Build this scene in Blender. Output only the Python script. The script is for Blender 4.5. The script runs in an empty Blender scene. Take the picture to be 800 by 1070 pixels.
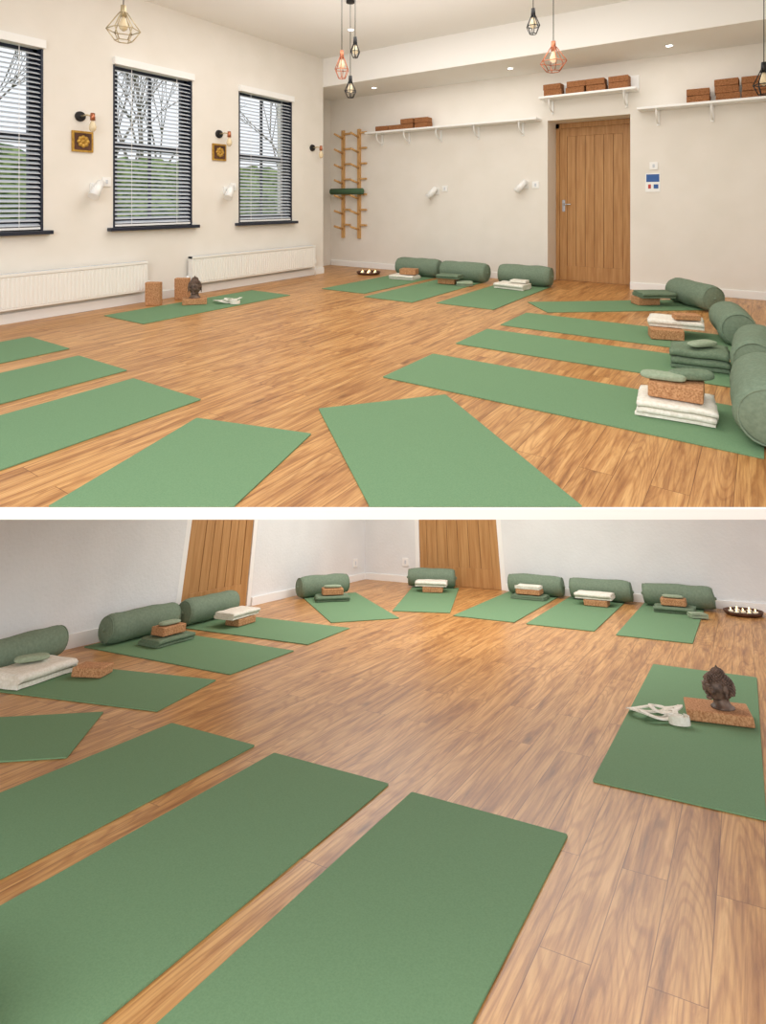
import bpy, bmesh, math, random
from mathutils import Vector, Matrix, noise
random.seed(7)
sc = bpy.context.scene
try:
    sc.view_settings.view_transform = 'Standard'
    sc.view_settings.look = 'None'
except Exception:
    pass

# ------------------------------------------------------------------ materials
def srgb(r, g, b):
    def l(c):
        c /= 255.0
        return c / 12.92 if c <= 0.04045 else ((c + 0.055) / 1.055) ** 2.4
    return (l(r), l(g), l(b), 1.0)

def newmat(name, col, rough=0.6, metal=0.0, spec=0.5):
    m = bpy.data.materials.new(name)
    m.use_nodes = True
    b = m.node_tree.nodes['Principled BSDF']
    b.inputs['Base Color'].default_value = col
    b.inputs['Roughness'].default_value = rough
    b.inputs['Metallic'].default_value = metal
    b.inputs['Specular IOR Level'].default_value = spec
    return m

def noisy(name, c1, c2, scale=20, rough=0.7, metal=0.0, bump=0.0, bscale=None, stretch=(1, 1, 1), detail=4, spec=0.4, lo=0.35, hi=0.65, bdist=0.01):
    m = newmat(name, c1, rough, metal, spec)
    nt = m.node_tree; N = nt.nodes; L = nt.links
    b = N['Principled BSDF']
    tc = N.new('ShaderNodeTexCoord'); mp = N.new('ShaderNodeMapping')
    mp.inputs['Scale'].default_value = stretch
    L.new(tc.outputs['Object'], mp.inputs['Vector'])
    n = N.new('ShaderNodeTexNoise'); n.inputs['Scale'].default_value = scale; n.inputs['Detail'].default_value = detail
    L.new(mp.outputs[0], n.inputs['Vector'])
    r = N.new('ShaderNodeValToRGB')
    r.color_ramp.elements[0].position = lo; r.color_ramp.elements[0].color = c1
    r.color_ramp.elements[1].position = hi; r.color_ramp.elements[1].color = c2
    L.new(n.outputs['Fac'], r.inputs['Fac']); L.new(r.outputs[0], b.inputs['Base Color'])
    if bump:
        n2 = N.new('ShaderNodeTexNoise'); n2.inputs['Scale'].default_value = bscale or scale; n2.inputs['Detail'].default_value = 3
        L.new(mp.outputs[0], n2.inputs['Vector'])
        bp = N.new('ShaderNodeBump'); bp.inputs['Strength'].default_value = bump; bp.inputs['Distance'].default_value = bdist
        L.new(n2.outputs['Fac'], bp.inputs['Height']); L.new(bp.outputs[0], b.inputs['Normal'])
    return m

def emis(name, col, s):
    m = newmat(name, col)
    b = m.node_tree.nodes['Principled BSDF']
    b.inputs['Emission Color'].default_value = col
    b.inputs['Emission Strength'].default_value = s
    return m

def wood_floor(name, row=0.13, length=1.25, tint=1.0):
    m = newmat(name, srgb(190, 140, 90), 0.36, 0, 0.45)
    nt = m.node_tree; N = nt.nodes; L = nt.links
    b = N['Principled BSDF']
    tc = N.new('ShaderNodeTexCoord')
    sp = N.new('ShaderNodeSeparateXYZ'); L.new(tc.outputs['Object'], sp.inputs[0])
    cb = N.new('ShaderNodeCombineXYZ')
    L.new(sp.outputs['Y'], cb.inputs['X']); L.new(sp.outputs['X'], cb.inputs['Y'])
    def brick(c1, c2, mo, ms):
        br = N.new('ShaderNodeTexBrick')
        br.offset = 0.37; br.offset_frequency = 2; br.squash = 1.0
        br.inputs['Scale'].default_value = 1.0
        br.inputs['Color1'].default_value = c1; br.inputs['Color2'].default_value = c2
        br.inputs['Mortar'].default_value = mo
        br.inputs['Mortar Size'].default_value = ms; br.inputs['Mortar Smooth'].default_value = 0.1
        br.inputs['Bias'].default_value = 0
        br.inputs['Brick Width'].default_value = length; br.inputs['Row Height'].default_value = row
        L.new(cb.outputs[0], br.inputs['Vector'])
        return br
    def mul_(a, bb, f):
        mx = N.new('ShaderNodeMix'); mx.data_type = 'RGBA'; mx.blend_type = 'MULTIPLY'; mx.inputs[0].default_value = f
        L.new(a, mx.inputs[6]); L.new(bb, mx.inputs[7]); return mx.outputs[2]
    b1 = brick((0, 0, 0, 1), (1, 1, 1, 1), (0.5, 0.5, 0.5, 1), 0.0)
    mul = N.new('ShaderNodeVectorMath'); mul.operation = 'SCALE'; mul.inputs['Scale'].default_value = 23.0
    L.new(b1.outputs['Color'], mul.inputs[0])
    add = N.new('ShaderNodeVectorMath'); add.operation = 'ADD'
    L.new(cb.outputs[0], add.inputs[0]); L.new(mul.outputs[0], add.inputs[1])
    mp = N.new('ShaderNodeMapping'); mp.inputs['Scale'].default_value = (1.3, 15.0, 1.0)
    L.new(add.outputs[0], mp.inputs['Vector'])
    n1 = N.new('ShaderNodeTexNoise'); n1.inputs['Scale'].default_value = 1.5; n1.inputs['Detail'].default_value = 8
    n1.inputs['Roughness'].default_value = 0.66; n1.inputs['Distortion'].default_value = 0.5
    L.new(mp.outputs[0], n1.inputs['Vector'])
    r1 = N.new('ShaderNodeValToRGB')
    e = r1.color_ramp.elements
    e[0].position = 0.28; e[0].color = srgb(132, 86, 44)
    e[1].position = 0.72; e[1].color = srgb(222, 176, 118)
    x = e.new(0.41); x.color = srgb(174, 122, 70)
    x = e.new(0.54); x.color = srgb(202, 152, 94)
    L.new(n1.outputs['Fac'], r1.inputs['Fac'])
    # growth rings: contour lines of a smooth, strongly stretched field
    mpw = N.new('ShaderNodeMapping'); mpw.inputs['Scale'].default_value = (0.6, 5.5, 1.0)
    L.new(add.outputs[0], mpw.inputs['Vector'])
    nw = N.new('ShaderNodeTexNoise'); nw.inputs['Scale'].default_value = 1.0; nw.inputs['Detail'].default_value = 1.5
    L.new(mpw.outputs[0], nw.inputs['Vector'])
    m1 = N.new('ShaderNodeMath'); m1.operation = 'MULTIPLY'; m1.inputs[1].default_value = 150.0
    L.new(nw.outputs['Fac'], m1.inputs[0])
    m2 = N.new('ShaderNodeMath'); m2.operation = 'SINE'; L.new(m1.outputs[0], m2.inputs[0])
    rw = N.new('ShaderNodeMapRange'); rw.inputs[1].default_value = -1; rw.inputs[2].default_value = -0.2
    rw.inputs[3].default_value = 0.76; rw.inputs[4].default_value = 1.0
    L.new(m2.outputs[0], rw.inputs[0])
    cw = N.new('ShaderNodeCombineColor')
    pw = N.new('ShaderNodeMath'); pw.operation = 'POWER'; pw.inputs[1].default_value = 1.5; L.new(rw.outputs[0], pw.inputs[0])
    L.new(rw.outputs[0], cw.inputs[0]); L.new(pw.outputs[0], cw.inputs[1]); 
    pw2 = N.new('ShaderNodeMath'); pw2.operation = 'POWER'; pw2.inputs[1].default_value = 2.0; L.new(rw.outputs[0], pw2.inputs[0]); L.new(pw2.outputs[0], cw.inputs[2])
    c = mul_(r1.outputs[0], cw.outputs[0], 0.75)
    mp2 = N.new('ShaderNodeMapping'); mp2.inputs['Scale'].default_value = (3.0, 90.0, 1.0)
    L.new(add.outputs[0], mp2.inputs['Vector'])
    n2 = N.new('ShaderNodeTexNoise'); n2.inputs['Scale'].default_value = 1.5; n2.inputs['Detail'].default_value = 3
    L.new(mp2.outputs[0], n2.inputs['Vector'])
    r2 = N.new('ShaderNodeValToRGB')
    r2.color_ramp.elements[0].position = 0.32; r2.color_ramp.elements[0].color = (0.68, 0.58, 0.48, 1)
    r2.color_ramp.elements[1].position = 0.52; r2.color_ramp.elements[1].color = (1.0, 1.0, 1.0, 1)
    L.new(n2.outputs['Fac'], r2.inputs['Fac'])
    c = mul_(c, r2.outputs[0], 0.7)
    mp3 = N.new('ShaderNodeMapping'); mp3.inputs['Scale'].default_value = (1.5, 4.2, 1.0)
    L.new(add.outputs[0], mp3.inputs['Vector'])
    vo = N.new('ShaderNodeTexVoronoi'); vo.inputs['Scale'].default_value = 1.0
    L.new(mp3.outputs[0], vo.inputs['Vector'])
    r3 = N.new('ShaderNodeValToRGB')
    r3.color_ramp.elements[0].position = 0.015; r3.color_ramp.elements[0].color = (0.25, 0.16, 0.10, 1)
    r3.color_ramp.elements[1].position = 0.10; r3.color_ramp.elements[1].color = (1, 1, 1, 1)
    L.new(vo.outputs['Distance'], r3.inputs['Fac'])
    c = mul_(c, r3.outputs[0], 0.8)
    b2 = brick((0.92 * tint, 0.90 * tint, 0.87 * tint, 1), (1.06 * tint, 1.06 * tint, 1.05 * tint, 1), (0.45, 0.35, 0.25, 1), 0.0014)
    c = mul_(c, b2.outputs['Color'], 1.0)
    L.new(c, b.inputs['Base Color'])
    bp = N.new('ShaderNodeBump'); bp.inputs['Strength'].default_value = 0.15; bp.inputs['Distance'].default_value = 0.002
    L.new(n2.outputs['Fac'], bp.inputs['Height']); L.new(bp.outputs[0], b.inputs['Normal'])
    return m

M_FLOOR = wood_floor('oak_laminate')
M_WALL = noisy('cream_plaster', srgb(233, 228, 219), srgb(237, 232, 224), 3, 0.85, bump=0.05, bscale=60)
M_WALLB = noisy('white_plaster', srgb(226, 228, 229), srgb(231, 233, 234), 3, 0.85, bump=0.25, bscale=40)
M_CEIL = newmat('ceiling_white', srgb(242, 240, 236), 0.9)
M_WHITE = newmat('white_gloss', srgb(244, 244, 242), 0.35)
M_RAD = newmat('radiator_white', srgb(243, 241, 235), 0.4)
M_NAVY = newmat('navy_frame', srgb(32, 38, 54), 0.4)
M_SLAT = newmat('blind_slat', srgb(206, 212, 220), 0.5)
M_MAT = noisy('mat_green', srgb(108, 141, 105), srgb(115, 148, 112), 160, 0.85, bump=0.35, bscale=260, spec=0.2, bdist=0.002)
M_BOL = noisy('bolster_fabric', srgb(114, 131, 112), srgb(126, 143, 123), 60, 0.9, bump=0.25, bscale=14, spec=0.15)
M_SAGE = noisy('sage_blanket', srgb(108, 126, 104), srgb(122, 140, 117), 80, 0.95, bump=0.4, bscale=120, spec=0.1)
M_SAGEL = noisy('sage_eye_pillow', srgb(148, 162, 138), srgb(160, 174, 150), 80, 0.9, bump=0.3, bscale=100, spec=0.1)
M_CREAM = noisy('cream_blanket', srgb(226, 221, 207), srgb(240, 236, 226), 60, 0.95, bump=0.4, bscale=140, spec=0.1, bdist=0.004)
M_CORK = noisy('cork', srgb(162, 112, 76), srgb(206, 158, 116), 110, 0.85, bump=0.15, bscale=120, spec=0.2, bdist=0.003)
M_CORKD = noisy('cork_dark', srgb(130, 86, 54), srgb(166, 114, 76), 90, 0.85, spec=0.2)
M_OAK = noisy('oak_door', srgb(172, 124, 74), srgb(192, 146, 94), 3, 0.5, stretch=(12, 12, 0.8), detail=6, bump=0.05)
M_OAKD = newmat('oak_groove', srgb(120, 82, 46), 0.7)
M_PINE = noisy('pine_rack', srgb(196, 150, 92), srgb(216, 172, 116), 10, 0.5, stretch=(4, 4, 0.6))
M_BRONZE = noisy('dark_bronze', srgb(74, 58, 50), srgb(126, 104, 90), 30, 0.5, metal=0.1, bump=0.3, bscale=60, bdist=0.003)
M_CHROME = newmat('chrome', srgb(190, 190, 190), 0.25, 1.0)
M_BLACK = newmat('black_metal', srgb(28, 28, 30), 0.4, 0.3)
M_COPPER = newmat('copper_wire', srgb(190, 120, 90), 0.3, 0.8)
M_CWHITE = newmat('brass_wire', srgb(200, 184, 150), 0.35, 0.6)
M_BULB = newmat('amber_glass_bulb', srgb(232, 214, 178), 0.1)
M_SPOT = emis('downlight_lens', (1.0, 0.96, 0.88, 1), 12)
M_GOLD = noisy('gold_leaf', srgb(170, 128, 50), srgb(206, 164, 80), 40, 0.4, metal=0.5)
M_BLUE = newmat('sign_blue', srgb(40, 90, 160), 0.5)
M_RED = newmat('sign_red', srgb(190, 60, 50), 0.5)
M_DGREEN = newmat('rolled_mat_green', srgb(70, 100, 72), 0.9)
M_TRAY = noisy('dark_wood_tray', srgb(74, 44, 28), srgb(96, 60, 38), 12, 0.5)
M_WAX = newmat('candle_wax', srgb(244, 236, 214), 0.5)
M_FLAME = emis('candle_flame', (1.0, 0.7, 0.3, 1), 5)
M_HEDGE = noisy('hedge_leaves', srgb(66, 98, 44), srgb(158, 178, 112), 9, 0.9, bump=0.8, bscale=12, detail=8)
M_BARK = noisy('bark', srgb(122, 116, 106), srgb(156, 148, 136), 10, 0.9)
M_GRASS = noisy('grass', srgb(90, 122, 60), srgb(130, 158, 88), 4, 0.95)

# ------------------------------------------------------------------ builder
class Ob:
    def __init__(s, T=None):
        s.bm = bmesh.new(); s.mats = []; s.T = T or Matrix.Identity(4)
    def mi(s, m):
        if m not in s.mats: s.mats.append(m)
        return s.mats.index(m)
    def v(s, p): return s.bm.verts.new(s.T @ Vector(p))
    def face(s, vs, m, smooth=False):
        try:
            f = s.bm.faces.new(vs)
        except ValueError:
            return None
        f.material_index = s.mi(m); f.smooth = smooth
        return f
    def hexa(s, P, m):
        v = [s.v(p) for p in P]
        for q in ((0, 3, 2, 1), (4, 5, 6, 7), (0, 1, 5, 4), (1, 2, 6, 5), (2, 3, 7, 6), (3, 0, 4, 7)):
            s.face([v[i] for i in q], m)
    def box(s, x0, x1, y0, y1, z0, z1, m):
        s.hexa([(x0, y0, z0), (x1, y0, z0), (x1, y1, z0), (x0, y1, z0), (x0, y0, z1), (x1, y0, z1), (x1, y1, z1), (x0, y1, z1)], m)
    def obox(s, c, size, rot, m, bev=0.004, tilt=0.0):
        tmp = bmesh.new()
        bmesh.ops.create_cube(tmp, size=1)
        for v in tmp.verts: v.co = Vector((v.co.x * size[0], v.co.y * size[1], v.co.z * size[2]))
        if bev: bmesh.ops.bevel(tmp, geom=tmp.edges[:] , offset=bev, segments=2, affect='EDGES', profile=0.5)
        R = Matrix.Translation(Vector(c)) @ Matrix.Rotation(rot, 4, 'Z') @ Matrix.Rotation(tilt, 4, 'Y')
        s.merge(tmp, R, m, False)
    def merge(s, tmp, R, m, smooth):
        mp = {}
        for v in tmp.verts: mp[v] = s.v(R @ v.co)
        for f in tmp.faces: s.face([mp[v] for v in f.verts], m, smooth)
        tmp.free()
    def prism(s, poly, z0, z1, m):
        a = [s.v((p[0], p[1], z0)) for p in poly]; b = [s.v((p[0], p[1], z1)) for p in poly]
        n = len(poly)
        s.face(a[::-1], m); s.face(b, m)
        for i in range(n): s.face([a[i], a[(i + 1) % n], b[(i + 1) % n], b[i]], m)
    def cyl(s, p0, p1, r0, r1=None, m=None, n=12):
        s.tube([p0, p1], [r0, r1 if r1 is not None else r0], m, n)
    def tube(s, pts, r, m, n=8, closed=False):
        pts = [Vector(p) for p in pts]
        rr = r if isinstance(r, (list, tuple)) else [r] * len(pts)
        rings = []
        up = None
        for i, p in enumerate(pts):
            if closed: d = pts[(i + 1) % len(pts)] - pts[i - 1]
            else: d = pts[min(i + 1, len(pts) - 1)] - pts[max(i - 1, 0)]
            d.normalize()
            if up is None: up = Vector((0, 0, 1)) if abs(d.z) < 0.9 else Vector((1, 0, 0))
            a = d.cross(up)
            if a.length < 1e-4: a = d.orthogonal()
            a.normalize(); b = d.cross(a).normalized()
            rings.append([s.v(p + (a * math.cos(2 * math.pi * k / n) + b * math.sin(2 * math.pi * k / n)) * rr[i]) for k in range(n)])
        N = len(rings)
        for i in range(N if closed else N - 1):
            A, B = rings[i], rings[(i + 1) % N]
            for k in range(n): s.face([A[k], A[(k + 1) % n], B[(k + 1) % n], B[k]], m, True)
        if not closed:
            s.face(rings[0][::-1], m); s.face(rings[-1], m)
    def rev(s, prof, R, m, n=28, wob=0.0, seed=0):
        rings = []
        for (a, r) in prof:
            ring = []
            for k in range(n):
                t = 2 * math.pi * k / n
                p = Vector((a, r * math.cos(t), r * math.sin(t)))
                if wob: 
                    w = noise.noise(p * 7 + Vector((seed * 3.1, seed, 0)))
                    p = Vector((p.x, p.y * (1 + wob * w), p.z * (1 + wob * w)))
                ring.append(s.v(R @ p))
            rings.append(ring)
        for i in range(len(rings) - 1):
            A, B = rings[i], rings[i + 1]
            for k in range(n): s.face([A[k], A[(k + 1) % n], B[(k + 1) % n], B[k]], m, True)
        s.face(rings[0][::-1], m); s.face(rings[-1], m)
    def ell(s, c, r, m, R=None, seg=14, rings=10):
        tmp = bmesh.new()
        bmesh.ops.create_uvsphere(tmp, u_segments=seg, v_segments=rings, radius=1)
        S = Matrix.Diagonal((r[0], r[1], r[2], 1))
        s.merge(tmp, Matrix.Translation(Vector(c)) @ (R or Matrix.Identity(4)) @ S, m, True)
    def soft(s, c, size, rot, m, amp=0.006, seed=0, p=5.0, tilt=0.0):
        tmp = bmesh.new()
        bmesh.ops.create_cube(tmp, size=2)
        bmesh.ops.subdivide_edges(tmp, edges=tmp.edges[:], cuts=9, use_grid_fill=True)
        for v in tmp.verts:
            q = v.co.copy()
            k = (abs(q.x) ** p + abs(q.y) ** p + abs(q.z) ** p) ** (1 / p)
            q /= k
            o = Vector((q.x * size[0] / 2, q.y * size[1] / 2, q.z * size[2] / 2))
            w = noise.noise(o * 9 + Vector((seed * 5.3, seed * 2.1, seed)))
            w2 = noise.noise(o * 9 + Vector((seed * 1.3, 9 + seed, 4)))
            o += Vector((w * amp * 1.6, w2 * amp * 1.6, w * amp if q.z > 0 else 0))
            v.co = o
        R = Matrix.Translation(Vector(c)) @ Matrix.Rotation(rot, 4, 'Z') @ Matrix.Rotation(tilt, 4, 'Y')
        s.merge(tmp, R, m, True)
    def ribbon(s, pts, w, t, m, flat=False):
        pts = [Vector(p) for p in pts]; rings = []
        for i, p in enumerate(pts):
            d = (pts[min(i + 1, len(pts) - 1)] - pts[max(i - 1, 0)]).normalized()
            side = d.cross(Vector((0, 0, 1))).normalized()
            up = side.cross(d).normalized()
            A, B = (side * w / 2, up * t / 2) if flat else (side * t / 2, up * w / 2)
            rings.append([s.v(p + A + B), s.v(p - A + B), s.v(p - A - B), s.v(p + A - B)])
        for i in range(len(rings) - 1):
            for k in range(4): s.face([rings[i][k], rings[i][(k + 1) % 4], rings[i + 1][(k + 1) % 4], rings[i + 1][k]], m)
        s.face(rings[0][::-1], m); s.face(rings[-1], m)
    def sheet(s, fn, nu, nv, th, m):
        P = [[Vector(fn(i / nu, j / nv)) for j in range(nv + 1)] for i in range(nu + 1)]
        top = []; bot = []
        for i in range(nu + 1):
            a = []; b = []
            for j in range(nv + 1):
                du = P[min(i + 1, nu)][j] - P[max(i - 1, 0)][j]; dv = P[i][min(j + 1, nv)] - P[i][max(j - 1, 0)]
                n = du.cross(dv)
                n = n.normalized() if n.length > 1e-9 else Vector((0, 0, 1))
                a.append(s.v(P[i][j] + n * th / 2)); b.append(s.v(P[i][j] - n * th / 2))
            top.append(a); bot.append(b)
        for i in range(nu):
            for j in range(nv):
                s.face([top[i][j], top[i + 1][j], top[i + 1][j + 1], top[i][j + 1]], m, True)
                s.face([bot[i][j], bot[i][j + 1], bot[i + 1][j + 1], bot[i + 1][j]], m, True)
        for i in range(nu):
            s.face([top[i][0], bot[i][0], bot[i + 1][0], top[i + 1][0]], m); s.face([top[i][nv], top[i + 1][nv], bot[i + 1][nv], bot[i][nv]], m)
        for j in range(nv):
            s.face([top[0][j], top[0][j + 1], bot[0][j + 1], bot[0][j]], m); s.face([top[nu][j], bot[nu][j], bot[nu][j + 1], top[nu][j + 1]], m)
    def done(s, name, MW=None, bevel=0.0, clip=None):
        if clip:
            geom = s.bm.verts[:] + s.bm.edges[:] + s.bm.faces[:]
            res = bmesh.ops.bisect_plane(s.bm, geom=geom, plane_co=clip[0], plane_no=clip[1], clear_outer=True)
            ed = [e for e in s.bm.edges if len(e.link_faces) == 1]
            if ed: bmesh.ops.holes_fill(s.bm, edges=ed)
        bmesh.ops.recalc_face_normals(s.bm, faces=s.bm.faces[:])
        vs = s.bm.verts
        mn = Vector([min(v.co[i] for v in vs) for i in range(3)]); mxx = Vector([max(v.co[i] for v in vs) for i in range(3)])
        keep = name.startswith('floor')
        c = Vector((0, 0, 0)) if keep else Vector(((mn.x + mxx.x) / 2, (mn.y + mxx.y) / 2, mn.z))
        bmesh.ops.translate(s.bm, verts=s.bm.verts[:], vec=-c)
        me = bpy.data.meshes.new(name); s.bm.to_mesh(me); s.bm.free()
        for m in s.mats: me.materials.append(m)
        o = bpy.data.objects.new(name, me); sc.collection.objects.link(o)
        o.matrix_world = (MW or Matrix.Identity(4)) @ Matrix.Translation(c)
        if bevel:
            bm = o.modifiers.new('bevel', 'BEVEL'); bm.width = bevel; bm.segments = 2; bm.limit_method = 'ANGLE'
        return o

# ------------------------------------------------------------------ camera (level wide-angle with lens shift)
CAM = Vector((5.413, -7.264, 1.05)); HEAD = math.radians(34.32)
cam = bpy.data.cameras.new('camera'); camo = bpy.data.objects.new('camera', cam)
sc.collection.objects.link(camo); sc.camera = camo
camo.location = CAM; camo.rotation_euler = (math.radians(90), 0, HEAD)
cam.sensor_fit = 'VERTICAL'; cam.sensor_height = 24; cam.lens = 24 * 580 / 1070
cam.shift_y = -323 / 1070
cam.clip_start = 0.05; cam.clip_end = 200

# frame of the lower studio (its floor slopes down away from the viewer under the upper floor)
Rv = Vector((math.cos(HEAD), math.sin(HEAD), 0)); Fv = Vector((-math.sin(HEAD), math.cos(HEAD), 0)); Zv = Vector((0, 0, 1))
tau = math.atan(300 / 580)
U = Zv * math.cos(tau) + Fv * math.sin(tau); G = Fv * math.cos(tau) - Zv * math.sin(tau)
c30, s30 = math.cos(math.radians(30)), 0.5
ex = Rv * c30 - G * s30; ey = Rv * s30 + G * c30
O = CAM - U * 1.05 - Rv * 0.242 + G * 8.843
MB = Matrix(((ex.x, ey.x, U.x, O.x), (ex.y, ey.y, U.y, O.y), (ex.z, ey.z, U.z, O.z), (0, 0, 0, 1)))

# ------------------------------------------------------------------ UPPER STUDIO shell
EDGE_D = 1.915
def edge_pt(X): return (5.413 + 0.826 * X - 0.564 * EDGE_D, -7.264 + 0.564 * X + 0.826 * EDGE_D)
Xr = (5.9 - 5.413 + 0.564 * EDGE_D) / 0.826; Xl = (-0.0 - 5.413 + 0.564 * EDGE_D) / 0.826
er, el = edge_pt(Xr), edge_pt(Xl)
o = Ob(); o.prism([(-0.62, 0.0), (-0.62, -0.92), (-0.0, -0.92), el, er, (5.9, 0.0), (4.09, 0), (4.09, 0.42), (3.08, 0.42), (3.08, 0)], -0.03, 0.0, M_FLOOR); o.done('floor')
o = Ob()
dn = Vector((0.564, -0.826, 0)) * 0.012
o.prism([el, (el[0] + dn.x, el[1] + dn.y), (er[0] + dn.x, er[1] + dn.y), er], -0.036, 0.0, M_WHITE); o.done('trim_1')
CLIP = (Vector((edge_pt(0)[0], edge_pt(0)[1], 0)), Vector((0.564, -0.826, 0)))

H = 3.2; H2 = 2.78
wins = [(-5.77, -4.83), (-4.17, -3.23), (-2.54, -1.59)]
WZ0, WZ1 = 0.80, 2.48
o = Ob()
ys = [-7.2] + [v for w in wins for v in w] + [-0.92]
for i in range(0, len(ys), 2): o.box(-0.2, 0, ys[i], ys[i + 1], 0, H, M_WALL)
for a, b in wins:
    o.box(-0.2, 0, a, b, 0, WZ0, M_WALL); o.box(-0.2, 0, a, b, WZ1, H, M_WALL)
o.box(-0.77, -0.2, -1.1, -0.92, 0, H, M_WALL)
o.box(-0.77, -0.62, -0.92, 0.0, 0, H, M_WALL)
o.done('wall_left')
DX0, DX1, DH = 3.08, 4.09, 2.13
o = Ob()
o.box(-0.77, DX0, 0, 0.42, 0, H, M_WALL); o.box(DX1, 5.9, 0, 0.42, 0, H, M_WALL); o.box(DX0, DX1, 0, 0.42, DH, H, M_WALL)
o.done('wall_back')
o = Ob(); o.box(5.75, 5.9, -4.6, 0, 0, H, M_WALL); o.done('wall_right')
o = Ob()
o.box(-0.2, 5.75, -7.2, -0.92, H, H + 0.1, M_CEIL)
o.box(-0.62, 5.75, -0.92, 0, H2, H + 0.1, M_CEIL)
o.done('ceiling')
o = Ob()
o.box(-0.6, DX0, -0.02, 0, 0, 0.09, M_WHITE); o.box(DX1, 5.75, -0.02, 0, 0, 0.09, M_WHITE); o.done('baseboard_back', bevel=0.004)
o = Ob(); o.box(0, 0.02, -7.2, -0.92, 0, 0.09, M_WHITE); o.done('baseboard_left', bevel=0.004)

def window(name, a, b):
    o = Ob()
    x0, x1 = -0.14, -0.08
    fw = 0.055
    o.box(x0, x1, a, a + fw, WZ0, WZ1, M_NAVY); o.box(x0, x1, b - fw, b, WZ0, WZ1, M_NAVY)
    o.box(x0, x1, a, b, WZ0, WZ0 + 0.08, M_NAVY); o.box(x0, x1, a, b, WZ1 - fw, WZ1, M_NAVY)
    zm = (WZ0 + WZ1) / 2
    o.box(x0 + 0.01, x1 + 0.015, a + fw, b - fw, zm - 0.03, zm + 0.03, M_NAVY)
    for y in (a + fw, b - fw - 0.035): o.box(x0 + 0.015, x1 + 0.005, y, y + 0.035, WZ0 + 0.08, WZ1 - fw, M_NAVY)
    ym = (a + b) / 2
    o.box(x0 + 0.02, x1 - 0.005, ym - 0.012, ym + 0.012, WZ0 + 0.08, WZ1 - fw, M_NAVY)
    o.box(-0.08, 0.006, a, a + 0.018, WZ0, WZ1, M_NAVY); o.box(-0.08, 0.006, b - 0.018, b, WZ0, WZ1, M_NAVY)
    o.box(-0.14, 0.07, a - 0.06, b + 0.06, WZ0 - 0.035, WZ0 - 0.0, M_NAVY)
    return o.done(name, bevel=0.003)
def blind(a, b):
    o = Ob()
    o.box(-0.06, 0.05, a - 0.005, b + 0.005, WZ1 - 0.03, WZ1 + 0.045, M_WHITE)
    z = WZ0 + 0.05
    while z < WZ1 - 0.04:
        t = 0.011
        P = [(-0.045, a + 0.022, z + t), (0.0, a + 0.022, z - t), (0.0, b - 0.022, z - t), (-0.045, b - 0.022, z + t)]
        o.hexa([(p[0], p[1], p[2]) for p in P] + [(p[0], p[1], p[2] + 0.004) for p in P], M_SLAT)
        z += 0.043
    o.box(-0.045, 0.0, a + 0.022, b - 0.022, WZ0 + 0.01, WZ0 + 0.03, M_WHITE)
    for y in (a + 0.2, b - 0.2):
        o.box(-0.001, 0.002, y, y + 0.004, WZ0 + 0.02, WZ1, M_WHITE)
    o.done('venetian_blind')
for i, (a, b) in enumerate(wins):
    window('window_%d' % (i + 1), a, b); blind(a, b)

def radiator(y0, y1, z0=0.12, z1=0.44):
    o = Ob()
    o.box(0.045, 0.10, y0, y1, z0 + 0.01, z1 - 0.02, M_RAD)
    n = int((y1 - y0) / 0.036)
    st = (y1 - y0) / n
    for i in range(n):
        o.obox((0.100, y0 + st * (i + 0.5), (z0 + z1) / 2 - 0.005), (0.012, st * 0.66, z1 - z0 - 0.06), 0, M_RAD, 0.005)
    o.box(0.035, 0.112, y0 - 0.006, y1 + 0.006, z1 - 0.022, z1, M_RAD)
    for i in range(int((y1 - y0) / 0.03)):
        y = y0 + 0.03 * i + 0.008
        o.box(0.05, 0.098, y, y + 0.016, z1, z1 + 0.002, M_SLAT)
    o.box(0.035, 0.108, y0 - 0.006, y0 + 0.006, z0, z1, M_RAD); o.box(0.035, 0.108, y1 - 0.006, y1 + 0.006, z0, z1, M_RAD)
    for y in (y0 + 0.2, y1 - 0.2): o.box(0.001, 0.05, y, y + 0.03, z0 + 0.05, z1 - 0.05, M_RAD)
    for y, sgn in ((y0 - 0.04, -1), (y1 + 0.04, 1)):
        o.cyl((0.07, y, 0.001), (0.07, y, z0 + 0.05), 0.009, None, M_WHITE)
        o.cyl((0.07, y, z0 + 0.04), (0.07, y - sgn * 0.05, z0 + 0.04), 0.012, None, M_CHROME)
        o.cyl((0.07, y, z0 + 0.03), (0.07, y, z0 + 0.11), 0.018, 0.016, M_WHITE)
    o.cyl((0.035, y0, 0.12), (0.035, y1, 0.12), 0.008, None, M_WHITE)
    o.done('radiator')
radiator(-5.75, -3.86); radiator(-3.30, -1.22)

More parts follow.
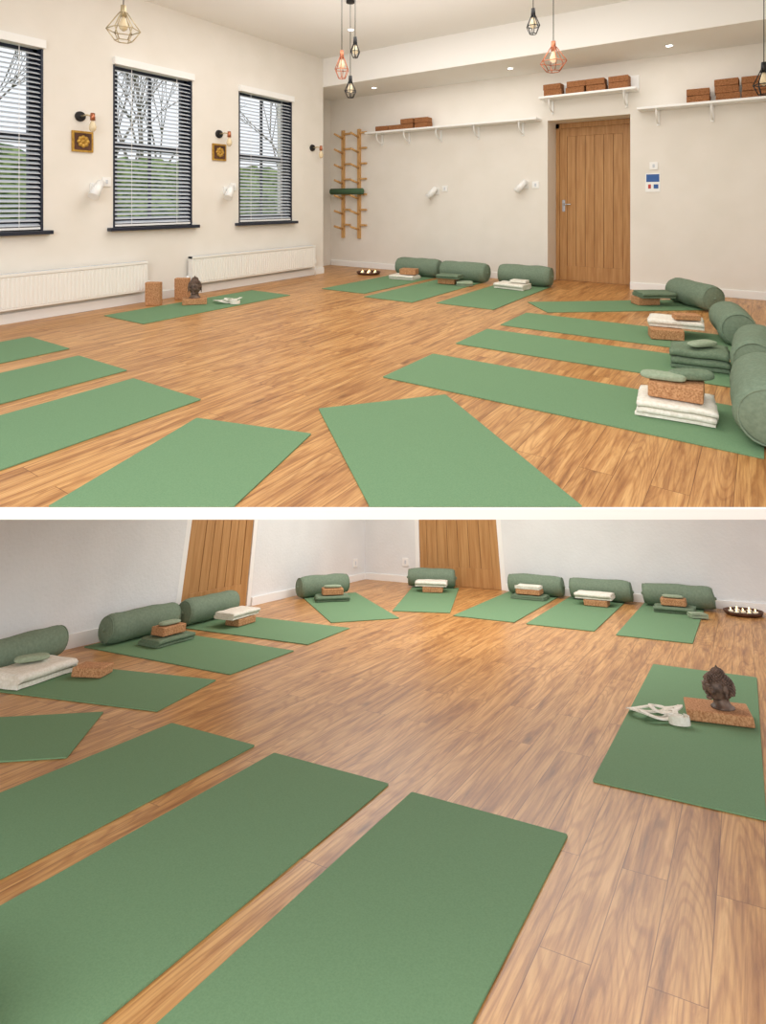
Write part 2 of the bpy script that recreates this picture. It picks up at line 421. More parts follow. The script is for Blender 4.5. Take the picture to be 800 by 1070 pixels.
def door(name, W, Hh, T, MW=None, hinge_right=True, fmat=M_WHITE, f=0.06, ft=None):
    o = Ob(T)
    st = 0.10
    ft = f if ft is None else ft
    o.box(0, W, 0.012, 0.04, 0.002, Hh, M_OAKD)
    o.box(0, st, 0, 0.045, 0.002, Hh, M_OAK); o.box(W - st, W, 0, 0.045, 0.002, Hh, M_OAK)
    o.box(st, W - st, 0, 0.045, Hh - 0.11, Hh, M_OAK); o.box(st, W - st, 0, 0.045, 0.002, 0.2, M_OAK)
    n = 6; w = (W - 2 * st) / n
    for i in range(n): o.box(st + i * w + 0.003, st + (i + 1) * w - 0.003, 0.006, 0.04, 0.2, Hh - 0.11, M_OAK)
    hx = 0.055 if hinge_right else W - 0.055
    o.box(hx - 0.02, hx + 0.02, -0.006, 0.0, 0.93, 1.09, M_CHROME)
    o.cyl((hx, -0.006, 1.03), (hx, -0.05, 1.03), 0.009, None, M_CHROME)
    d = 0.11 if hinge_right else -0.11
    o.cyl((hx, -0.05, 1.03), (hx + d, -0.05, 1.03), 0.009, None, M_CHROME)
    o.box(-f, -0.001, -0.012, 0.045, 0.001, Hh + ft, fmat); o.box(W + 0.001, W + f, -0.012, 0.045, 0.001, Hh + ft, fmat)
    o.box(-f, W + f, -0.012, 0.045, Hh + 0.001, Hh + ft, fmat)
    return o.done(name, MW, bevel=0.003)
door('door_1', 0.91, 2.06, Matrix.Translation((3.13, 0.36, 0)), fmat=M_OAK, f=0.049, ft=0.069)

# ------------------------------------------------------------------ shelves
def shelf(x0, x1, z, brs, back=0.0):
    o = Ob()
    o.box(x0, x1, -0.22, -0.001, z - 0.028, z, M_WHITE)
    if back: o.box(x0, x1, -0.02, -0.001, z, z + back, M_WHITE)
    for x in brs:
        o.box(x - 0.015, x + 0.015, -0.02, -0.001, z - 0.21, z - 0.025, M_WHITE)
        o.box(x - 0.015, x + 0.015, -0.18, -0.001, z - 0.04, z - 0.025, M_WHITE)
        pts = [(x, -0.17, z - 0.04)]
        for i in range(1, 7):
            t = i / 6 * math.pi / 2
            pts.append((x, -0.17 * math.cos(t) - 0.01, z - 0.04 - 0.14 * math.sin(t)))
        o.tube(pts, 0.012, M_WHITE, 6)
    o.done('wall_shelf', bevel=0.003)
shelf(0.25, 3.0, 2.16, [0.45, 0.95, 1.5, 2.1, 2.75])
shelf(3.03, 4.19, 2.42, [3.15, 4.05], back=0.17)
shelf(4.2, 5.74, 2.17, [4.4, 4.95, 5.5])
def block(cx, cy, z, rot=0.0, size=(0.23, 0.15, 0.075), T=None, MW=None, m=M_CORK, name='cork_yoga_block'):
    o = Ob(T); o.obox((cx, cy, z + size[2] / 2), size, rot, m, 0.006)
    return o.done(name, MW)
def blockstack(xs, z, rows, m=M_CORKD):
    o = Ob()
    for x in xs:
        for r in range(rows):
            o.obox((x + random.uniform(-.008, .008), -0.12 + random.uniform(-.01, .01), z + 0.038 + 0.077 * r), (0.225, 0.15, 0.075), random.uniform(-.05, .05), m, 0.006)
    o.done('cork_block_stack')
blockstack([0.56, 0.80], 2.16, 1)
blockstack([1.02, 1.26], 2.16, 2)
blockstack([3.2], 2.42, 2); blockstack([3.49, 3.73], 2.42, 2); blockstack([3.99], 2.42, 2)
blockstack([4.82], 2.17, 2); blockstack([5.1, 5.34], 2.17, 3)

o = Ob()
for x in (-0.33, 0.0):
    o.box(x - 0.025, x + 0.025, -0.045, -0.001, 0.47, 2.25, M_PINE)
    for i in range(7):
        z = 0.62 + i * 0.25
        o.tube([(x, -0.045, z), (x, -0.25, z + 0.05)], [0.018, 0.018], M_PINE, 8)
        o.obox((x + 0.085, -0.03, z + 0.07), (0.14, 0.03, 0.03), 0, M_PINE, 0.004)
o.done('wooden_mat_rack')
o = Ob(); o.rev([(-0.33, 0.03), (-0.32, 0.05), (0.32, 0.05), (0.33, 0.03)], Matrix.Translation((-0.16, -0.15, 1.235)), M_DGREEN, 16); o.done('rolled_yoga_mat')

def vint(y, z):
    o = Ob()
    o.cyl((0.001, y, z), (0.025, y, z), 0.05, 0.045, M_BLACK, 20)
    o.tube([(0.02, y, z), (0.09, y + 0.02, z + 0.01), (0.12, y + 0.06, z)], 0.008, M_CWHITE, 8)
    o.cyl((0.12, y + 0.06, z + 0.03), (0.12, y + 0.06, z - 0.04), 0.02, 0.024, M_COPPER, 12)
    o.rev([(0.0, 0.012), (0.02, 0.02), (0.06, 0.034), (0.09, 0.03), (0.11, 0.01)], Matrix.Translation((0.12, y + 0.06, z - 0.04)) @ Matrix.Rotation(math.radians(90), 4, 'Y'), M_BULB, 14)
    o.done('vintage_wall_lamp')
for y, z in ((-4.5, 1.88), (-2.85, 1.88), (-1.17, 1.85)): vint(y, z)
def gold(y, z):
    o = Ob()
    o.box(0.001, 0.02, y - 0.1, y + 0.1, z - 0.1, z + 0.1, M_GOLD)
    o.box(0.02, 0.026, y - 0.08, y + 0.08, z - 0.08, z + 0.08, M_TRAY)
    for i in range(8):
        a = i * math.pi / 4
        o.ell((0.028, y + 0.04 * math.cos(a), z + 0.04 * math.sin(a)), (0.008, 0.022, 0.022), M_GOLD, seg=8, rings=6)
    o.ell((0.03, y, z), (0.01, 0.025, 0.025), M_GOLD, seg=10, rings=6)
    o.done('gold_wall_plaque')
gold(-4.48, 1.64); gold(-2.85, 1.66)
def reading(T, MW=None):
    o = Ob(T)
    o.box(-0.045, 0.045, -0.015, -0.001, -0.045, 0.045, M_WHITE)
    o.cyl((0, -0.01, 0), (0, -0.07, 0.0), 0.014, None, M_CHROME)
    o.cyl((0.03, -0.07, 0.055), (-0.08, -0.13, -0.09), 0.034, 0.05, M_WHITE, 16)
    o.done('wall_reading_lamp', MW)
def socket(T, MW=None):
    o = Ob(T); o.box(-0.045, 0.045, -0.012, -0.001, -0.045, 0.045, M_WHITE); o.box(-0.012, 0.012, -0.016, -0.012, -0.02, 0.02, M_SLAT); o.done('wall_socket', MW, bevel=0.002)
TL = lambda y, z: Matrix.Translation((0, y, z)) @ Matrix.Rotation(math.radians(90), 4, 'Z')
TBk = lambda x, z: Matrix.Translation((x, 0, z))
reading(TL(-4.36, 1.2)); socket(TL(-4.24, 1.26)); reading(TL(-2.74, 1.2)); socket(TL(-2.63, 1.25))
reading(TBk(1.42, 1.22)); socket(TBk(1.56, 1.26)); reading(TBk(2.78, 1.29)); socket(TBk(2.92, 1.29)); socket(TBk(4.35, 1.49))
o = Ob(); o.box(4.26, 4.42, -0.008, -0.001, 1.18, 1.4, M_WHITE); o.box(4.27, 4.41, -0.010, -0.008, 1.3, 1.39, M_BLUE); o.box(4.29, 4.32, -0.010, -0.008, 1.22, 1.27, M_RED); o.box(4.35, 4.40, -0.010, -0.008, 1.22, 1.27, M_BLUE); o.done('notice_sign')

def downl(x, y, z):
    o = Ob()
    o.cyl((x, y, z - 0.004), (x, y, z), 0.045, None, M_WHITE, 20); o.cyl((x, y, z - 0.006), (x, y, z - 0.003), 0.03, None, M_SPOT, 16)
    o.done('recessed_downlight')
for x in (0.6, 2.74, 4.57): downl(x, -0.45, H2)
downl(1.2, -1.8, H); downl(3.4, -1.8, H)

def pt(X, D, z): return (5.413 + 0.826 * X - 0.564 * D, -7.264 + 0.564 * X + 0.826 * D, z)
def pendant(p, R, Hc, wire):
    x, y, z = p
    o = Ob()
    n = 6; lev = [(Hc * 0.5, R * 0.22), (-Hc * 0.12, R), (-Hc * 0.5, R * 0.5)]
    rings = [[(x + r * math.cos(2 * math.pi * k / n), y + r * math.sin(2 * math.pi * k / n), z + h) for k in range(n)] for h, r in lev]
    w = 0.004
    for ring in rings:
        for k in range(n): o.cyl(ring[k], ring[(k + 1) % n], w, None, wire, 5)
    for a, b in ((0, 1), (1, 2)):
        for k in range(n): o.cyl(rings[a][k], rings[b][k], w, None, wire, 5)
    o.cyl((x, y, z + Hc * 0.5 - 0.03), (x, y, z + Hc * 0.5 + 0.05), 0.022, 0.018, wire, 12)
    o.rev([(0.0, 0.012), (0.03, 0.02), (0.06, 0.032), (0.085, 0.026), (0.10, 0.008)], Matrix.Translation((x, y, z + Hc * 0.5 - 0.03)) @ Matrix.Rotation(math.radians(90), 4, 'Y'), M_BULB, 12)
    o.cyl((x, y, z + Hc * 0.5 + 0.05), (x, y, H), 0.0035, None, M_BLACK, 6)
    o.cyl((x, y, H - 0.025), (x, y, H), 0.045, None, M_BLACK, 16)
    o.done('caged_pendant_lamp')
pendant(pt(-1.822, 3.9, 2.287), 0.11, 0.2, M_CWHITE)
pendant(pt(-0.400, 5.4, 2.372), 0.07, 0.22, M_COPPER)
pendant(pt(-0.285, 5.7, 2.622), 0.05, 0.16, M_BLACK)
pendant(pt(-0.346, 5.9, 2.26), 0.065, 0.18, M_BLACK)
pendant(pt(1.353, 5.0, 2.662), 0.06, 0.18, M_BLACK)
pendant(pt(1.412, 4.6, 2.24), 0.11, 0.2, M_COPPER)
pendant(pt(2.95, 4.3, 1.99), 0.07, 0.2, M_BLACK)

# ------------------------------------------------------------------ soft props
def mat_rect(c, ang, w, l, MW=None, clip=None):
    o = Ob(Matrix.Translation((c[0], c[1], 0)) @ Matrix.Rotation(ang, 4, 'Z'))
    r = 0.007
    pts = []
    for sx, sy, a0 in ((1, 1, 0), (-1, 1, 90), (-1, -1, 180), (1, -1, 270)):
        for k in range(3):
            a = math.radians(a0 + 45 * k)
            pts.append((sx * (l / 2 - r) + r * math.cos(a), sy * (w / 2 - r) + r * math.sin(a)))
    o.prism(pts, 0.001, 0.006, M_MAT)
    return o.done('yoga_mat', MW, clip=clip)
def mat_xy(x0, x1, y0, y1, MW=None, clip=None):
    return mat_rect(((x0 + x1) / 2, (y0 + y1) / 2), math.pi / 2, x1 - x0, y1 - y0, MW, clip)
def mat_end(p, d, w, l, MW=None, clip=None):
    a = math.atan2(d[1], d[0])
    return mat_rect((p[0] + math.cos(a) * l / 2, p[1] + math.sin(a) * l / 2), a, w, l, MW, clip)
bs = [0]
def bolster(c, ang, L=0.66, r=0.125, MW=None, z=0.009):
    bs[0] += 1
    o = Ob()
    R = Matrix.Translation((c[0], c[1], z + r * 1.0)) @ Matrix.Rotation(ang, 4, 'Z')
    h = L / 2
    pr = [(-h - 0.012, 0.012), (-h - 0.006, r * 0.45), (-h, r * 0.78), (-h + 0.012, r * 0.91), (-h + 0.035, r * 0.975)]
    for i in range(1, 12): pr.append((-h + 0.035 + (L - 0.07) * i / 12, r * (1 + 0.018 * math.sin(i * math.pi / 12))))
    pr += [(h - 0.035, r * 0.975), (h - 0.012, r * 0.91), (h, r * 0.78), (h + 0.006, r * 0.45), (h + 0.012, 0.012)]
    o.rev(pr, R, M_BOL, 36, wob=0.09, seed=bs[0])
    for sx in (-1, 1):
        o.tube([R @ Vector((sx * (h - 0.004), r * 0.86 * math.cos(2 * math.pi * k / 24), r * 0.86 * math.sin(2 * math.pi * k / 24))) for k in range(24)], 0.005, M_BOL, 6, closed=True)
        o.ell(R @ Vector((sx * (h + 0.012), 0, 0)), (0.014, 0.014, 0.014), M_BOL, seg=8, rings=6)
    return o.done('bolster', MW)
def blanket(c, rot, size=(0.32, 0.24, 0.09), m=M_CREAM, z=0.009, MW=None, layers=3, seed=1):
    # one long cloth folded zig-zag: each fold is a sheet with rounded turns, slightly slumped at the edges
    o = Ob(Matrix.Translation((c[0], c[1], z)) @ Matrix.Rotation(rot, 4, 'Z'))
    n = max(2, layers * 2 - 1)
    t = size[2] / n
    rows = 14 * n
    W, D = size[0], size[1]
    def prof(u):
        s_ = u * n; i = min(int(s_), n - 1); f = s_ - i
        sgn = 1 if i % 2 == 0 else -1
        if f < 0.8 or i == n - 1:
            g = f / 0.8 if i < n - 1 else f
            y = sgn * (-D / 2 + D * g) * (0.96 - 0.01 * i); zz = t * (i + 0.5)
        else:
            a = (f - 0.8) / 0.2 * math.pi
            y = sgn * (D / 2 * (0.96 - 0.01 * i) + t * 0.5 * math.sin(a)); zz = t * (i + 0.5) + t * 0.5 * (1 - math.cos(a))
        return y, zz
    def fn(u, v):
        y, zz = prof(u)
        x = (v - 0.5) * W * (1 - 0.015 * math.sin(u * n * 2 + seed))
        w = noise.noise(Vector((x * 9 + seed, y * 9, seed * 1.7)))
        edge = max(0, abs(v - 0.5) * 2 - 0.85) / 0.15
        zz2 = zz * (1 + 0.08 * w) - 0.3 * t * edge * (zz / size[2])
        return (x + 0.012 * noise.noise(Vector((seed, y * 12, zz * 20))), y + 0.010 * noise.noise(Vector((x * 12, seed, zz * 20))), zz2)
    o.sheet(fn, rows, 14, t * 0.82, m)
    return o.done('folded_blanket', MW)
def eyepillow(c, rot, z, MW=None, m=M_SAGEL, size=(0.2, 0.09, 0.035), seed=3):
    o = Ob(); o.soft((c[0], c[1], z + size[2] / 2), size, rot, m, 0.004, seed, p=3.2)
    return o.done('eye_pillow', MW)
def strap(c, rot, MW=None, z=0.009, sc_=1.0, seed=0):
    o = Ob(); rnd = random.Random(seed)
    R = Matrix.Translation((c[0], c[1], z)) @ Matrix.Rotation(rot, 4, 'Z')
    for j in range(3):
        a, b = (0.10 - 0.012 * j) * sc_, (0.07 - 0.01 * j) * sc_
        ox, oy = (-0.05, 0.0, 0.045)[j] * sc_, (0.02, -0.035, 0.03)[j] * sc_
        ph = j * 0.9
        pts = [R @ Vector((ox + a * math.cos(t), oy + b * math.sin(t + 0.3 * ph), 0.006 + 0.008 * j + 0.02 * (0.5 + 0.5 * math.sin(2 * t + ph)))) for t in [2 * math.pi * k / 32 for k in range(33)]]
        o.ribbon(pts, 0.026, 0.005, M_CREAM, flat=True)
    bx, by = 0.09 * sc_, -0.09 * sc_
    pts = [R @ Vector((bx + 0.008 * t * math.cos(t * 1.0) * 0.55 , by + 0.008 * t * math.sin(t) * 0.38, 0.02)) for t in [0.6 + 0.35 * k for k in range(38)]]
    o.ribbon(pts, 0.034, 0.004, M_CREAM)
    return o.done('yoga_strap', MW)

def buddha(c, z, hh, wx, face, MW=None):
    T = Matrix.Translation((c[0], c[1], z)) @ Matrix.Rotation(face, 4, 'Z') @ Matrix.Diagonal((wx, wx, hh, 1))
    o = Ob(T)
    V = Matrix.Rotation(math.radians(-90), 4, 'Y')
    o.rev([(0.0, 0.34), (0.03, 0.34), (0.06, 0.28), (0.12, 0.23), (0.22, 0.22), (0.3, 0.24)], V, M_BRONZE, 24)
    tmp = bmesh.new(); bmesh.ops.create_uvsphere(tmp, u_segments=40, v_segments=30, radius=1)
    for v in tmp.verts:
        q = v.co
        j = 1.0 - 0.20 * max(0, -q.z) ** 1.5
        x = q.x * 0.45 * j; y = q.y * 0.37 * j; zz = q.z * 0.34
        if q.x > 0.5 and -0.05 < q.z < 0.25: x -= 0.035 * math.exp(-((abs(q.y) - 0.38) / 0.17) ** 2)
        if q.z < -0.6 and q.x > 0.1: x += 0.06
        v.co = Vector((x, y, zz))
    o.merge(tmp, Matrix.Translation((0, 0, 0.48)), M_BRONZE, True)
    o.ell((0.445, 0, 0.475), (0.075, 0.045, 0.09), M_BRONZE, Matrix.Rotation(math.radians(-22), 4, 'Y'))
    o.ell((0.46, 0, 0.42), (0.06, 0.07, 0.03), M_BRONZE)
    for sy in (-1, 1):
        o.ell((0.385, sy * 0.15, 0.56), (0.05, 0.12, 0.018), M_BRONZE)
        o.ell((0.385, sy * 0.15, 0.51), (0.05, 0.085, 0.028), M_BRONZE)
        o.ell((0.32, sy * 0.2, 0.42), (0.09, 0.09, 0.08), M_BRONZE)
        o.ell((0.0, sy * 0.38, 0.47), (0.08, 0.035, 0.12), M_BRONZE)
        o.ell((0.0, sy * 0.385, 0.34), (0.045, 0.03, 0.10), M_BRONZE)
    o.ell((0.42, 0, 0.355), (0.045, 0.1, 0.02), M_BRONZE); o.ell((0.41, 0, 0.325), (0.045, 0.08, 0.022), M_BRONZE)
    o.ell((0.36, 0, 0.24), (0.09, 0.11, 0.055), M_BRONZE)
    ga = math.pi * (3 - math.sqrt(5))
    for i in range(420):
        zz = 1 - 2 * (i + 0.5) / 420; rr = math.sqrt(1 - zz * zz); a = i * ga
        d = Vector((rr * math.cos(a), rr * math.sin(a), zz))
        if d.z < -0.5: continue
        if d.x > 0.15 and d.z < 0.42 + 0.15 * (1 - abs(d.y)): continue
        if d.x > -0.25 and d.z < 0.3 and abs(d.y) > 0.6: continue
        o.ell((d.x * 0.46, d.y * 0.38, 0.48 + d.z * 0.345), (0.036, 0.036, 0.027), M_BRONZE, seg=7, rings=5)
    for i in range(70):
        zz = 1 - (i + 0.5) / 70; rr = math.sqrt(1 - zz * zz); a = i * ga
        o.ell((rr * math.cos(a) * 0.19 - 0.06, rr * math.sin(a) * 0.19, 0.79 + zz * 0.12), (0.034, 0.034, 0.026), M_BRONZE, seg=7, rings=5)
    o.ell((-0.06, 0, 0.79), (0.19, 0.19, 0.12), M_BRONZE)
    o.rev([(0.0, 0.07), (0.05, 0.045), (0.1, 0.01)], Matrix.Translation((-0.06, 0, 0.89)) @ V, M_BRONZE, 12)
    return o.done('buddha_head_statue', MW)

def tray(c, MW=None, r=0.2):
    o = Ob()
    V = Matrix.Translation((c[0], c[1], 0.001)) @ Matrix.Rotation(math.radians(-90), 4, 'Y')
    o.rev([(0.0, r * 0.85), (0.006, r * 0.9), (0.035, r), (0.035, r * 0.96), (0.012, r * 0.86), (0.010, 0.01)], V, M_TRAY, 32)
    for i in range(7):
        a = i * 2 * math.pi / 6; k = 0 if i == 6 else 0.6
        x, y = c[0] + r * k * math.cos(a), c[1] + r * k * math.sin(a)
        o.cyl((x, y, 0.01), (x, y, 0.032), 0.022, None, M_WAX, 14)
        o.rev([(0, 0.004), (0.008, 0.006), (0.02, 0.001)], Matrix.Translation((x, y, 0.034)) @ Matrix.Rotation(math.radians(-90), 4, 'Y'), M_FLAME, 8)
    return o.done('candle_tray', MW)

# ------------------------------------------------------------------ UPPER STUDIO props
mat_xy(0.98, 1.63, -2.1, -0.3); mat_xy(1.75, 2.38, -2.28, -0.45); mat_xy(2.6, 3.24, -2.16, -0.35)
mat_xy(0.37, 1.0, -4.47, -2.66)
mat_end((3.545, -1.785), (0.78, 0.63), 0.56, 1.75)
def mat_h(x0, x1, y0, y1): return mat_rect(((x0 + x1) / 2, (y0 + y1) / 2), 0.0, y1 - y0, x1 - x0)
mat_h(3.56, 5.4, -2.77, -2.13); mat_h(3.53, 5.4, -3.55, -2.97); mat_h(3.53, 5.42, -4.51, -3.89)
mat_end((3.77, -4.845), (0.755, -0.6), 0.70, 1.9, clip=CLIP)
mat_end((3.436, -5.458), (0.26, -0.86), 0.61, 1.9, clip=CLIP)
mat_xy(2.32, 2.95, -7.17, -5.37, clip=CLIP); mat_xy(1.55, 2.14, -7.1, -5.3); mat_xy(0.69, 1.31, -7.0, -5.24)

bolster((1.36, -0.42), 0.05); bolster((2.12, -0.50), -0.05); bolster((2.93, -0.42), 0.03)
bolster((4.84, -0.86), math.atan2(-0.78, 0.63), L=0.62)
bolster((5.22, -2.22), math.pi / 2 + 0.2, L=0.56); bolster((5.38, -3.13), math.pi / 2, L=0.6); bolster((5.43, -4.12), math.pi / 2 + 0.05, L=0.64, r=0.14)
blanket((1.36, -0.80), 0.1, (0.36, 0.22, 0.06), seed=2, layers=2); block(1.42, -0.78, 0.075, 0.2)
block(2.06, -0.86, 0.009, 0.1); blanket((2.1, -0.9), 0.1, (0.30, 0.18, 0.05), M_SAGE, z=0.086, seed=4, layers=2)
blanket((2.3, -0.88), 0.5, (0.2, 0.16, 0.05), M_SAGEL, seed=5, layers=2)
blanket((2.9, -0.78), -0.1, (0.38, 0.24, 0.07), seed=6, layers=2); block(2.98, -0.76, 0.085, 0.0, size=(0.2, 0.13, 0.03), m=M_CREAM, name='folded_towel')
tray((0.62, -0.62), r=0.18)
block(4.42, -1.02, 0.009, 0.7); blanket((4.5, -1.0), 0.6, (0.34, 0.22, 0.06), M_SAGE, z=0.087, seed=7, layers=2)
block(4.80, -2.5, 0.009, 0.3); blanket((4.85, -2.35), 0.1, (0.38, 0.26, 0.06), z=0.087, seed=8, layers=2); block(4.93, -2.42, 0.155, 0.4, size=(0.18, 0.1, 0.04), m=M_CORK)
blanket((5.08, -3.18), 0.1, (0.32, 0.26, 0.12), M_SAGE, seed=9, layers=3); eyepillow((5.10, -3.2), 0.9, 0.138, seed=4)
blanket((5.06, -4.16), 0.1, (0.34, 0.28, 0.075), seed=10, layers=3); block(5.06, -4.16, 0.093, 0.05, size=(0.24, 0.17, 0.07))
eyepillow((5.0, -4.17), 0.1, 0.165, seed=6); eyepillow((5.12, -4.1), 0.5, 0.17, seed=8, m=M_SAGE, size=(0.2, 0.11, 0.045))
block(0.57, -3.62, 0.009, 0.9, size=(0.24, 0.16, 0.06)); buddha((0.57, -3.62), 0.07, 0.23, 0.17, math.radians(-50))
block(0.25, -3.88, 0.001, 0.6, size=(0.15, 0.08, 0.235)); block(0.2, -3.5, 0.001, 0.6, size=(0.15, 0.08, 0.23))
strap((0.80, -3.38), 0.6, seed=2)

# ------------------------------------------------------------------ LOWER STUDIO (own frame MB)
HB = 2.03
o = Ob(); o.box(-0.10, 7.4, -9.2, 0.10, -0.05, 0, M_FLOOR); o.done('floor_lower', MB)
o = Ob()
o.box(-0.12, 0, -5.1, -3.22, 0, HB, M_WALLB); o.box(-0.12, 0, -2.22, 0.12, 0, HB, M_WALLB); o.box(-0.12, -0.09, -3.22, -2.22, 0, HB, M_WALLB)
o.done('wall_left_lower', MB)
o = Ob()
o.box(0, 0.76, 0, 0.12, 0, HB, M_WALLB); o.box(1.95, 7.4, 0, 0.12, 0, HB, M_WALLB); o.box(0.76, 1.95, 0.09, 0.12, 0, HB, M_WALLB)
o.done('wall_back_lower', MB)
o = Ob(); o.box(0.018, 0.76, -0.018, 0, 0, 0.07, M_WHITE); o.box(1.95, 7.4, -0.018, 0, 0, 0.07, M_WHITE); o.done('baseboard_back_lower', MB)
o = Ob(); o.box(0, 0.018, -5.1, -3.22, 0, 0.09, M_WHITE); o.box(0, 0.018, -2.22, -0.018, 0, 0.07, M_WHITE); o.done('baseboard_left_lower', MB)
door('door_2', 1.07, 1.92, Matrix.Translation((0.82, 0.012, 0)), MB)
door('door_3', 0.88, 1.92, Matrix.Translation((-0.012, -3.16, 0)) @ Matrix.Rotation(math.radians(90), 4, 'Z'), MB, hinge_right=False)
socket(Matrix.Translation((0, -0.25, 0.2)) @ Matrix.Rotation(math.radians(90), 4, 'Z'), MB)
socket(Matrix.Translation((0.62, 0, 0.22)), MB)

mat_end((1.405, -2.26), (-0.74, 0.67), 0.64, 1.5, MB)
mat_end((1.66, -1.66), (-0.34, 0.94), 0.56, 1.55, MB)
mat_xy(2.0, 2.59, -1.67, -0.06, MB); mat_xy(2.70, 3.28, -1.68, -0.06, MB); mat_xy(3.46, 4.02, -1.73, -0.06, MB)
mat_end((1.594, -4.51), (-1.02, -0.23), 0.57, 1.5, MB)
mat_rect((0.79, -3.78), 0.02, 0.67, 1.45, MB); mat_rect((0.76, -2.95), 0.05, 0.64, 1.42, MB)
mat_end((1.6, -5.16), (-0.76, -0.62), 0.57, 1.75, MB)
mat_xy(1.86, 2.41, -6.6, -4.87, MB); mat_xy(2.54, 3.13, -6.7, -4.89, MB); mat_xy(3.24, 3.84, -6.8, -4.905, MB)
mat_xy(3.83, 4.43, -4.455, -2.50, MB)
rB = 0.095
bolster((0.30, -1.38), math.atan2(0.6, 0.29), 0.6, rB, MB); bolster((1.10, -0.24), math.radians(20), 0.56, rB, MB)
bolster((2.36, -0.17), 0.0, 0.6, rB, MB); bolster((3.06, -0.17), 0.0, 0.62, rB, MB); bolster((3.81, -0.18), 0.0, 0.64, rB, MB)
bolster((0.24, -4.72), math.radians(103), 0.62, rB, MB); bolster((0.18, -3.72), math.radians(90), 0.66, rB, MB); bolster((0.17, -2.97), math.radians(93), 0.64, rB, MB)
bolster((2.88, -6.48), math.radians(0), 0.36, 0.09, MB)
def set_(c, rot, kind):
    ca, sa = math.cos(rot), math.sin(rot)
    q = lambda dx, dy: (c[0] + dx * ca - dy * sa, c[1] + dx * sa + dy * ca)
    if kind == 'g':
        blanket(q(0, 0), rot, (0.36, 0.22, 0.045), M_SAGE, MW=MB, seed=c[0] * 3, layers=2)
        p = q(0, 0); block(p[0], p[1], 0.06, rot, (0.22, 0.14, 0.055), MW=MB)
        eyepillow(q(0.0, 0.0), rot, 0.117, MB, size=(0.19, 0.08, 0.026))
    if kind == 'w':
        p = q(0.02, -0.03); block(p[0], p[1], 0.009, rot, (0.23, 0.15, 0.05), MW=MB)
        blanket(q(0, 0.0), rot, (0.36, 0.2, 0.05), M_CREAM, MW=MB, z=0.063, seed=c[0] * 5, layers=2)
    if kind == 'c':
        blanket(q(0, 0), rot, (0.36, 0.22, 0.035), M_SAGE, MW=MB, seed=c[0] * 4, layers=1)
        p = q(0.0, 0.0); block(p[0], p[1], 0.05, rot, (0.26, 0.16, 0.045), MW=MB)
        blanket(q(0, 0.0), rot, (0.26, 0.16, 0.03), M_CREAM, MW=MB, z=0.098, seed=c[0] * 5, layers=1)
set_((0.56, -1.57), math.atan2(0.67, 0.74), 'g'); set_((1.23, -0.52), math.radians(20), 'w'); set_((2.36, -0.42), 0, 'c')
set_((3.05, -0.45), 0, 'w'); set_((3.79, -0.44), 0, 'g')
blanket((4.0, -0.66), 0.4, (0.14, 0.1, 0.04), M_SAGEL, MW=MB, seed=31, layers=1)
set_((0.50, -3.72), math.radians(90), 'g'); set_((0.51, -2.97), math.radians(93), 'w')
blanket((0.53, -4.80), math.radians(100), (0.42, 0.26, 0.075), M_CREAM, MW=MB, seed=33, layers=2); block(0.78, -4.56, 0.009, 0.4, (0.2, 0.14, 0.05), MW=MB)
eyepillow((0.49, -4.80), 1.2, 0.09, MB)
tray((4.36, -0.24), MB, 0.17)
block(4.25, -3.42, 0.009, math.radians(8), (0.30, 0.21, 0.045), MW=MB)
buddha((4.28, -3.43), 0.055, 0.175, 0.165, math.radians(212), MB)
strap((3.98, -3.56), math.radians(10), MB, seed=5, sc_=0.95)

# ------------------------------------------------------------------ garden outside the windows
o = Ob(); o.box(-30, -0.9, -20, 14, -0.5, -0.4, M_GRASS); o.done('ground_outside')
o = Ob()
nx, nz = 150, 20
g = [[o.v((-4.2 + 0.5 * noise.noise(Vector((j * 0.15, k * 0.25, 1))) + 0.3 * noise.noise(Vector((j * 0.7, k * 0.7, 5))) - 0.4 * (k / nz) ** 3, -12 + 24 * j / nx, -0.45 + (2.35 + 0.25 * noise.noise(Vector((j * 0.25, 3, 3))) + 0.15 * noise.noise(Vector((j * 0.9, 3, 8)))) * k / nz)) for k in range(nz + 1)] for j in range(nx + 1)]
for j in range(nx):
    for k in range(nz): o.face([g[j][k], g[j + 1][k], g[j + 1][k + 1], g[j][k + 1]], M_HEDGE, True)
bk = [o.v((-5.6, -12 + 24 * j / nx, 1.8)) for j in range(nx + 1)]
for j in range(nx): o.face([g[j][nz], g[j + 1][nz], bk[j + 1], bk[j]], M_HEDGE, True)
o.done('garden_hedge')
rt = random.Random(3)
def branch(o, p, d, L, r, dep):
    q = p + d * L
    o.cyl(p, q, r, r * 0.65, M_BARK, 4)
    if dep == 0: return
    for _ in range(3):
        nd = (d + Vector((rt.uniform(-.6, .6), rt.uniform(-.6, .6), rt.uniform(-.1, .5)))).normalized()
        branch(o, q, nd, L * 0.68, r * 0.55, dep - 1)
for i in range(13):
    o = Ob(); p = Vector((-8.5 - rt.uniform(0, 5), -9 + i * 1.8 + rt.uniform(-.6, .6), -0.45))
    branch(o, p, Vector((rt.uniform(-.08, .08), rt.uniform(-.08, .08), 1)).normalized(), 2.4, 0.08, 5); o.done('bare_tree')

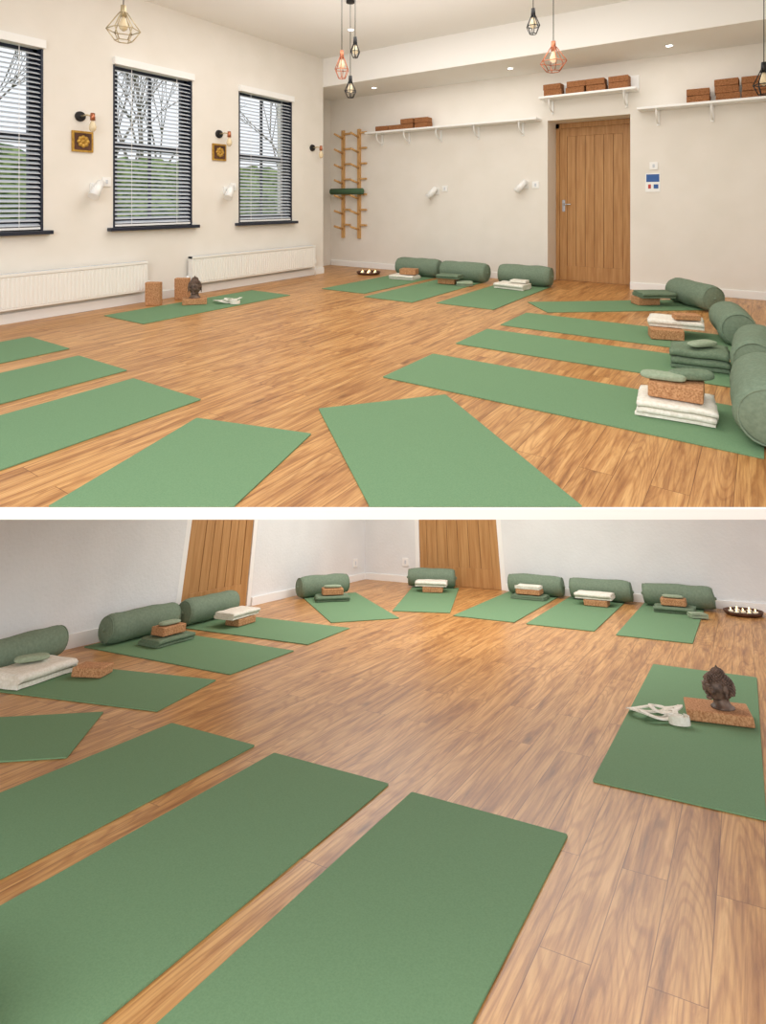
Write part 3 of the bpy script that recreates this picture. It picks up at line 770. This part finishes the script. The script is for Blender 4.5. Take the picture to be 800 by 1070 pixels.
# ------------------------------------------------------------------ light
w = bpy.data.worlds.new('overcast_sky'); sc.world = w; w.use_nodes = True
w.node_tree.nodes['Background'].inputs[0].default_value = (0.91, 0.95, 1.0, 1)
w.node_tree.nodes['Background'].inputs[1].default_value = 1.1
def area(name, loc, rot, size, energy, col=(1, 0.97, 0.92), MW=None, sy=None):
    l = bpy.data.lights.new(name, 'AREA'); l.energy = energy; l.color = col; l.size = size
    if sy: l.shape = 'RECTANGLE'; l.size_y = sy
    ob = bpy.data.objects.new(name, l); sc.collection.objects.link(ob)
    ob.matrix_world = (MW or Matrix.Identity(4)) @ Matrix.Translation(loc) @ rot
    return ob
I = Matrix.Identity(4)
area('ceiling_fill', (2.8, -3.2, 3.17), I, 3.6, 76, (1, 0.98, 0.95), sy=3.0)  # added area fill under the ceiling, not a visible fitting
area('ceiling_fill', (3.0, -0.46, 2.76), I, 4.5, 8, sy=0.4)  # added fill strip along the soffit downlights
area('upward_fill', (2.8, -3.0, 2.2), Matrix.Rotation(math.pi, 4, 'X'), 3.4, 22, (1, 0.98, 0.96), sy=2.6)  # added upward fill that brightens the ceiling, no such lamp hangs here
area('fill_lower', (2.2, -1.9, 1.88), I, 3.2, 82, (1, 0.98, 0.94), MB, sy=2.1)  # unseen fill added below the slab to brighten the lower studio
def aim_fill(name, p, tgt, e, size):  # places an added fill lamp and aims it at a target
    f = area(name, (0, 0, 0), I, size, e, (1, 0.98, 0.94))
    d = (tgt - p).normalized()
    f.matrix_world = Matrix.Translation(p) @ d.to_track_quat('-Z', 'Y').to_matrix().to_4x4()
aim_fill('rear_fill', CAM - Fv * 1.2 - Rv * 1.3 + Zv * 1.6, Vector((3.0, -3.6, 0.0)), 42, 1.2)  # added fill from behind the camera for the upper studio
aim_fill('rear_fill', CAM - Fv * 0.7 - Rv * 0.2 + Zv * 1.0, MB @ Vector((3.0, -4.6, 0)), 48, 1.0)  # added fill from behind the camera for the lower foreground
aim_fill('rear_fill', CAM - Fv * 0.6 - Rv * 2.2 + Zv * 0.9, MB @ Vector((2.2, -5.2, 0)), 34, 1.0)  # second added fill, brightens the lower left mats
